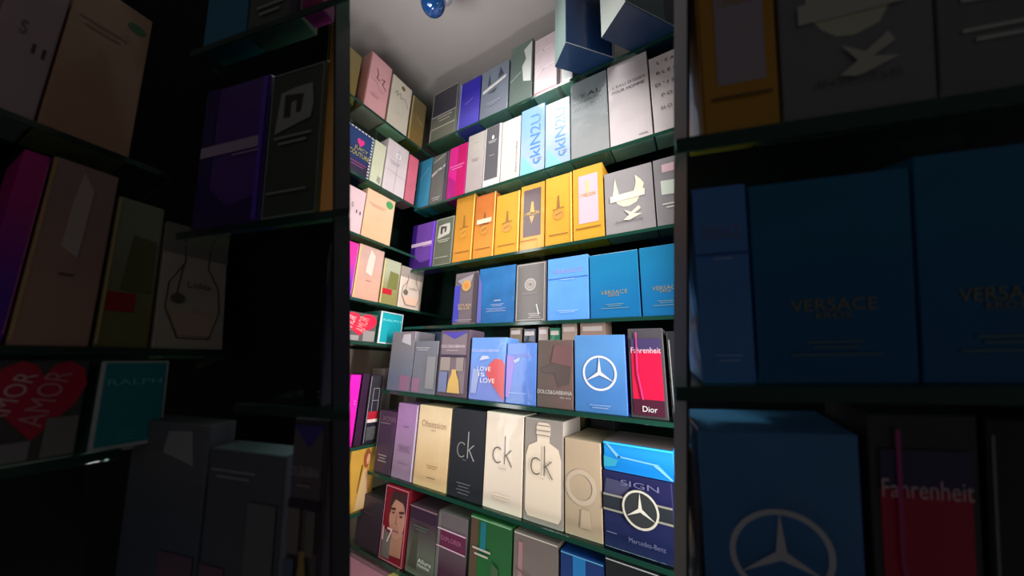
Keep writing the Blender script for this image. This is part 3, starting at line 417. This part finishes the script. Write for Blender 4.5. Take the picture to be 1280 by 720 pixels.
# big navy cartons turned outwards on the top shelf
def navy(corner, ang, w, d, h, label, c, side, glow=None):
    """corner: nearest lower corner in survey units; the carton is turned by ang degrees"""
    o = link('gift_carton', box_mesh('gift_carton', 0, w*S, 0, d*S, 0, h*S, .0012), carton_mat(c, None, coat=.6, rough=.3), None,
             Matrix.Rotation(math.radians(ang), 3, 'Z'), Vector((corner[0]*S, corner[1]*S, ZR[1]*S+CAMH+.0006)))
    o['label'] = label; o['category'] = 'gift box'; o['group'] = 'large navy cartons on the top shelf'
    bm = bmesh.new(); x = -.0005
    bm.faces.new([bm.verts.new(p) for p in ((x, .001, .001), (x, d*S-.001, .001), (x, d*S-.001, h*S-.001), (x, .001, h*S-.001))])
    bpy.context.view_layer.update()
    e = link('side_panel', bm_mesh(bm, 'side_panel'), print_mat(side), o); e['label'] = 'side face painted paler for reflected light'  # reflected light put into the side's colour
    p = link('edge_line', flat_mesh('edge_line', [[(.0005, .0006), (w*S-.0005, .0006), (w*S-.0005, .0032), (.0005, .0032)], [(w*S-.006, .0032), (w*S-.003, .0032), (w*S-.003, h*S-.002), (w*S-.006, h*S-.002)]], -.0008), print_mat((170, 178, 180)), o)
    if glow:
        link('painted_sheen', flat_mesh('painted_sheen', [[(.004, .004), (w*S*.6, .004), (w*S*.6, h*S*.9), (.004, h*S*.9)]], -.0007), print_mat((90, 120, 130)), o)  # pale reflection painted on the front face
    return o
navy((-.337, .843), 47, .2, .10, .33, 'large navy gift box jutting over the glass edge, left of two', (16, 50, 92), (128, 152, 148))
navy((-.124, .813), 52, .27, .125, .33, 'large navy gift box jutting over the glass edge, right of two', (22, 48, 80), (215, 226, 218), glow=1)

# shelves of the room
words = ['', 'top', 'second', 'third', 'fourth', 'fifth', 'sixth', 'lowest']
for r in range(1, 8):
    if r <= 4: shelf(FR, ZR[r], -1.192, .3, words[r] + ' glass shelf on the right wall, with a dark green edge', D=1.0, depth=.29)
    else: shelf(FR, ZR[r], -1.165 if r < 6 else (-1.185 if r == 6 else -1.26), .3, words[r] + ' glass shelf on the right wall, with a dark green edge', D=.9, depth=.39)
for r in range(1, 8):
    shelf(FL, ZL[r], .25, 1.29 if r <= 5 else (1.2 if r == 6 else .885), words[r] + ' glass shelf on the left wall, with a dark green edge', depth=.29)

# ------------------------------------------------------------------ racks added close in front, standing in for a dim enlarged wall copy
RACKBLACK = plain('rack_board', (9, 10, 11), .7)
FRR = Frame(M_RIGHT, 'R', .38); FLR = Frame(M_LR, 'R', .30); FLL = Frame(M_LL, 'L', .64)
def rack(fr, x0, x1, y0, y1, zs, label, lab_g, seam=None, backoff=.12, tl=None, tr=None):
    """shelving unit whose front spans the survey columns x0..x1"""
    D = fr.D
    e = bpy.data.objects.new('added_rack', None); col.objects.link(e); e.empty_display_size = .05
    zlo = fr.hit((x0+x1)/2, y1).z; zhi = fr.hit((x0+x1)/2, y0).z
    base = fr.point(fr.along((x0+x1)/2, zlo), D, zlo)
    e.matrix_world = Matrix.Translation(base) @ fr.rot().to_4x4()
    e['label'] = label; e['category'] = 'added rack'
    bpy.context.view_layer.update(); inv = e.matrix_world.inverted()
    def put(name, pts8, m):
        bm = bmesh.new(); v = [bm.verts.new(inv @ p) for p in pts8]
        for q in ((0, 1, 2, 3), (7, 6, 5, 4), (0, 4, 5, 1), (1, 5, 6, 2), (2, 6, 7, 3), (3, 7, 4, 0)): bm.faces.new([v[i] for i in q])
        return link(name, bm_mesh(bm, name), m, e)
    def quad(D0, D1, xa, xb):
        out = []
        for d in (D0, D1):
            for x, z in ((xa, zlo), (xb, zlo), (xb, zhi), (xa, zhi)): out.append(fr.point(fr.along(x, z, d), d, z))
        return out
    B = D + backoff
    put('back_board', quad(B, B+.012, x0, x1), RACKBLACK)  # opaque, added to keep fill light off the rack fronts
    if seam:   # dark end board, added to hide box sides caught by the fill light
        xs, sg, sd = seam      # upright side board at the end, square to the front, its rear edge closing the end
        t = [(fr.along(xs, z, D+sd)) for z in (zlo, zhi)]
        P8 = [fr.point(t[0], D, zlo), fr.point(t[0]+sg*.003, D, zlo), fr.point(t[1]+sg*.003, D, zhi), fr.point(t[1], D, zhi),
              fr.point(t[0], D+sd, zlo), fr.point(t[0]+sg*.003, D+sd, zlo), fr.point(t[1]+sg*.003, D+sd, zhi), fr.point(t[1], D+sd, zhi)]
        put('end_board', P8, RACKBLACK)
    for z in zs:
        t0, t1 = fr.along(x0, z), fr.along(x1, z)
        if tl is not None: t0 = tl
        if tr is not None: t1 = tr
        sh = shelf(fr, z, fr.along(x0, z, D-.008), t1, '', depth=backoff-.004, parent=e, lip=.008, th=.02*D/.45, cutl=x0)
    return e
def z_(x, y): k = 1280/404; return 640+k*(x-640), 360+k*(y-360)
def near(fr, Zb, xl, xr, top, label, group, p, **k):
    kx = 1280/404; a = 640+kx*(xl-640); b = 640+kx*(xr-640)
    if 'cut' in k: b = k.pop('cut')
    if 'cutl' in k: a = k.pop('cutl')
    t = z_(*top) if isinstance(top, tuple) else top
    kk = {**P[p], **k}; kk.setdefault('dep', .06)
    return carton(fr, Zb, a, b, t, label, group, gap=.0012, **kk)
g = 'boxes in the dark rack in the right foreground'
zr = {3: (FRR.hit(*z_(716, 302)).z+FRR.hit(*z_(838, 279.5)).z)/2, 4: (FRR.hit(*z_(737, 399.5)).z+FRR.hit(*z_(838, 396)).z)/2, 5: FRR.hit(*z_(785, 519)).z}
zr2 = zr[3] + (zr[3]-zr[4])*1.22
rack(FRR, 842.5, 1400, -330, 1250, [zr2, zr[3], zr[4], zr[5]], 'dark added rack with glass shelves filling the right foreground', g, seam=(842.5, 1, .05))
near(FRR, zr[3], 700, 715.8, (712, 216), 'shadowed gold box at the left end of the right foreground rack', g, 'gold', cutl=(847, .05), dep=.045)
near(FRR, zr[3], 716.3, 746.5, (743, 206), 'shadowed gold box with a pale window in the right foreground rack', g, 'gold_window')
near(FRR, zr[3], 747.5, 808.5, (806, 205), 'shadowed grey box with a cream trophy in the right foreground rack', g, 'trophy')
near(FRR, zr[3], 809.3, 872, (825, 200), 'shadowed grey box with a pink label in the right foreground rack', g, 'silver_label')
near(FRR, zr[4], 700, 737, (735.5, 318), 'shadowed sky-blue box in the right foreground rack', g, 'sky', cutl=(847, .05), dep=.045)
near(FRR, zr[4], 737.6, 801.5, (797, 312), 'shadowed teal-blue box in the right foreground rack, next to the sky-blue one', g, 'eros')
near(FRR, zr[4], 802.6, 872, (838, 303), 'shadowed teal-blue box at the right edge of the photo', g, 'eros')
near(FRR, zr[5], 700, 717.3, (717, 425), 'shadowed brown box low in the right foreground rack', g, 'brown', cutl=(847, .05), dep=.045)
near(FRR, zr[5], 718.4, 782.5, (780, 418), 'shadowed blue box with a star ring in the right foreground rack', g, 'star_blue')
near(FRR, zr[5], 786, 829.5, (828, 410.5), 'shadowed crimson-panelled box in the right foreground rack', g, 'crimson')
P['near_black'] = dict(c=(34, 36, 38), art=[('rect', 'pale_stripe', .05, .1, .08, .95, (140, 140, 140))])
near(FRR, zr[5], 832, 872, (838, 412), 'shadowed black box at the lower right edge of the photo', g, 'near_black')
g2 = 'boxes in the dark rack in the left foreground, facing panel'
zl = {2: FLR.hit(*z_(545, 257)).z, 3: FLR.hit(*z_(545, 333.5)).z, 4: FLR.hit(*z_(570, 407)).z, 5: FLR.hit(*z_(530, 492)).z}
k = 1280/404
rack(FLR, -40, 437.5, -330, 1250, [], 'dark added rack in the left foreground, facing the camera', g2, seam=(437.5, -1, .025), backoff=.13)
rk = bpy.data.objects['added_rack.001'] if 'added_rack.001' in bpy.data.objects else None
for r in (2, 3, 4, 5):
    a = FLR.along({2: 245, 3: 228, 4: 300, 5: 140}[r], zl[r]); b = FLR.along(437, zl[r], FLR.D-.006)
    shelf(FLR, zl[r], a, b, '', depth=.124, parent=rk, lip=.006, th=.012, cutr=437)
near(FLR, zl[2], 517.5, 534.5, (539.3, 197), 'shadowed cyan box at the top of the left foreground rack', g2, 'cyan', dep=.031)
near(FLR, zl[2], 535, 556, (560, 189), 'shadowed grey box with swooshes at the top of the left foreground rack', g2, 'grey_white', dep=.031)
near(FLR, zl[2], 557, 578, (583, 178), 'shadowed magenta box at the top of the left foreground rack', g2, 'magenta', cut=(433, .025), dep=.022)
near(FLR, zl[3], 513.5, 539.5, (542.5, 276), 'shadowed purple box with a pale band in the left foreground rack', g2, 'purple', dep=.031)
near(FLR, zl[3], 540.3, 563.3, (567.5, 269.5), 'shadowed olive-grey box with a bottle window in the left foreground rack', g2, 'olive', dep=.031)
near(FLR, zl[3], 564, 578, (575, 253), 'shadowed gold box at the right end of the left foreground rack', g2, 'gold', cut=(433, .025), dep=.022)
near(FLR, zl[4], 564.8, 578, (572, 342), 'shadowed film-wrapped box at the right end of the left foreground rack', g2, 'dylan', cut=(433, .025), dep=.022)
near(FLR, zl[5], 482.5, 513.5, (522, 414.5), 'shadowed blue-grey box low in the left foreground rack', g2, 'grey_film', dep=.031)
near(FLR, zl[5], 514.5, 545.5, (549, 426), 'shadowed lower grey box with pale lettering in the left foreground rack', g2, 'grey_film2', dep=.031)
near(FLR, zl[5], 548, 578, (574, 412.5), 'shadowed mauve-grey box at the lower right of the left foreground rack', g2, 'gold_bottle', cut=(433, .025), dep=.022)
g3 = 'boxes in the dark rack in the left foreground, side panel'
zll = {3: (FLL.hit(*z_(450, 294.5)).z+FLL.hit(*z_(487, 309)).z)/2, 4: (FLL.hit(*z_(525, 389)).z+FLL.hit(*z_(472.5, 378)).z)/2, 5: (FLL.hit(*z_(471.5, 430)).z+FLL.hit(*z_(440, 426)).z)/2}
rack(FLL, -260, 105, -150, 870, [], 'dark added rack at the far left edge, angled inwards', g3, backoff=.1)
rk = bpy.data.objects['added_rack.002']
for r in (3, 4, 5):
    a = FLL.along(-250, zll[r]); b = FLL.along({3: 215, 4: 285, 5: 150}[r], zll[r])
    shelf(FLL, zll[r], a, b, '', depth=.094, parent=rk, lip=.006, th=.012)
near(FLL, zll[3], 424, 451.5, (457, 241), 'shadowed pale pink box with dark bars at the far left', g3, 'pale_pink')
near(FLL, zll[3], 452, 489, (495.8, 253.2), 'shadowed peach box with a green seal in the left foreground', g3, 'peach')
near(FLL, zll[4], 424, 438.5, (448, 305), 'shadowed fuchsia and violet box at the far left', g3, 'fuchsia')
near(FLL, zll[4], 439.5, 473.2, (481.3, 315), 'shadowed rose-gold box in the left foreground', g3, 'rose')
near(FLL, zll[4], 474.2, 496.5, (484, 323), 'shadowed olive-gold box with a red label in the left foreground', g3, 'green_gold')
near(FLL, zll[4], 497.5, 526, (530.6, 341), 'shadowed pale box with a bottle outline in the left foreground', g3, 'bottle_outline')
near(FLL, zll[5], 424, 467.5, (466, 388), 'shadowed gift box with a red heart at the far left', g3, 'heart', dep=.06, name='gift_box', cat='gift box')
near(FLL, zll[5], 472, 502, (478.4, 388.5), 'shadowed turquoise box with a white border in the left foreground', g3, 'teal_lady', dep=.06)

# ------------------------------------------------------------------ the room
def struct(name, x0, x1, y0, y1, z0, z1, m):
    o = link(name, box_mesh(name, x0*S, x1*S, y0*S, y1*S, z0*S+CAMH, z1*S+CAMH), m); o['kind'] = 'structure'; return o
WALL = plain('grey_wall', (168, 160, 158), .7); CEIL = plain('grey_ceiling', (178, 172, 168), .75)
DARKP = plain('smoked_panel', (30, 46, 40), .15)
FZ = -CAMH/S
struct('wall_right', -1.6, 1.8, 1.3, 1.4, FZ, 1.6, WALL)
struct('wall_left', -1.6, -1.5, -1.6, 1.3, FZ, 1.6, WALL)
struct('ceiling', -1.6, 1.8, -1.6, 1.4, 1.6, 1.7, CEIL)
struct('floor', -1.6, 1.8, -1.6, 1.4, FZ-.1, FZ, plain('floor_tile', (120, 112, 104), .4))
struct('trim_1', -1.5, 1.8, 1.292, 1.3, FZ, 1.05, DARKP)
struct('trim_3', -1.492, -1.484, -1.6, 1.292, FZ, .05, plain('reflected_brown', (170, 142, 128), .4))  # brownish reflection in the dark panel, made as a coloured board
struct('trim_2', -1.5, -1.492, -1.6, 1.292, FZ, 1.05, DARKP)

# ------------------------------------------------------------------ hanging balls
def ball(px, py, t, r, c, label, sq=1.15):
    d = FR.ray(px, py); d = d / d.z * t; P0 = d*S + Vector((0, 0, CAMH))
    bm = bmesh.new(); bmesh.ops.create_uvsphere(bm, u_segments=40, v_segments=24, radius=r)
    for v in bm.verts: v.co.z *= sq
    for f in bm.faces: f.smooth = True
    o = link('hanging_ball', bm_mesh(bm, 'hanging_ball'), None); m, nt, b = princ('glossy_ball')
    b.inputs['Base Color'].default_value = (*lin(c), 1); b.inputs['Roughness'].default_value = .12; b.inputs['Metallic'].default_value = .25; b.inputs['Coat Weight'].default_value = 1
    o.data.materials.append(m); o.location = P0
    for p in o.data.polygons: p.use_smooth = True
    bm = bmesh.new(); bmesh.ops.create_cone(bm, cap_ends=True, segments=16, radius1=r*.22, radius2=r*.18, depth=r*.25, matrix=Matrix.Translation((0, 0, r*sq+r*.08)))
    link('cap', bm_mesh(bm, 'cap'), plain('cap_metal', (200, 200, 205), .3, 1), o)
    top = (CAMH + 1.6*S) - P0.z; bot = r*sq+r*.15
    bm = bmesh.new(); bmesh.ops.create_cone(bm, cap_ends=True, segments=8, radius1=.0008, radius2=.0008, depth=top-bot, matrix=Matrix.Translation((0, 0, (top+bot)/2)))
    link('cord', bm_mesh(bm, 'cord'), plain('cord', (180, 180, 180), .6), o)
    o['label'] = label; o['category'] = 'hanging ball'
    return o
ball(541.5, 2, 1.36, .0315, (24, 70, 128), 'glossy blue ball hanging from the ceiling')
ball(556, -6, 1.5, .024, (226, 226, 222), 'white ball hanging from the ceiling behind the blue one', 1.0)

# ------------------------------------------------------------------ light
def area(name, loc, target, sx, sy, power, c=(1, 1, 1), spread=140):
    l = bpy.data.lights.new(name, 'AREA'); l.shape = 'RECTANGLE'; l.size = sx*S; l.size_y = sy*S; l.energy = power; l.color = c
    o = bpy.data.objects.new(name, l); col.objects.link(o)
    P0 = Vector(loc)*S + Vector((0, 0, CAMH)); T = Vector(target)*S + Vector((0, 0, CAMH))
    l.spread = math.radians(spread); o.location = P0; o.rotation_euler = (T-P0).to_track_quat('-Z', 'Y').to_euler(); return o
area('rack_fill', (-.92, .29, .3), (-.75, 1.0, .25), .14, 1.6, 2.1, (1, .96, .95))  # added fill, hidden behind the left rack, brightens the right wall
area('rack_fill', (.16, .765, .25), (-1.2, 1.05, .2), .08, 1.3, 2.1, (1, .96, .95), 80)  # second added fill, behind the right rack, aimed at the left wall
area('top_fill', (-.55, .5, 1.56), (-.65, 1.05, 0), .4, .3, 2.2, (1, .97, .96), 90)  # unseen light added above the view to brighten the shelves
area('ceiling_fill', (-.78, .26, .7), (-.75, .6, 1.6), .3, .2, .8, (1, .97, .96), 100)  # added to brighten the ceiling, hidden behind the left rack
area('underside_fill', (-.6, .66, -1.25), (-.6, .8, 1), .7, .25, 2.2, (1, .97, .94), 130)  # unseen light added from below for the shelf undersides

w = bpy.data.worlds.new('World'); bpy.context.scene.world = w; w.use_nodes = True
w.node_tree.nodes['Background'].inputs[0].default_value = (.95, .95, 1, 1); w.node_tree.nodes['Background'].inputs[1].default_value = .035

# ------------------------------------------------------------------ camera
cam = bpy.data.cameras.new('camera'); co = bpy.data.objects.new('camera', cam); col.objects.link(co)
cam.sensor_fit = 'HORIZONTAL'; cam.sensor_width = 36; cam.lens = FPX*36/1280; cam.clip_start = .01
r0, r1, r2 = M_ROOM[0], M_ROOM[1], M_ROOM[2]
co.matrix_world = Matrix.Translation((0, 0, CAMH)) @ Matrix((r0, -r1, -r2)).transposed().to_4x4()
cam.dof.use_dof = True; cam.dof.focus_distance = .62; cam.dof.aperture_fstop = 3.2
sc = bpy.context.scene; sc.camera = co
sc.view_settings.view_transform = 'Standard'; sc.view_settings.look = 'None'; sc.view_settings.gamma = 1
sc.view_settings.exposure = 0; sc.view_settings.use_curve_mapping = False
sc.cycles.max_bounces = 8; sc.cycles.transparent_max_bounces = 16; sc.cycles.use_denoising = True
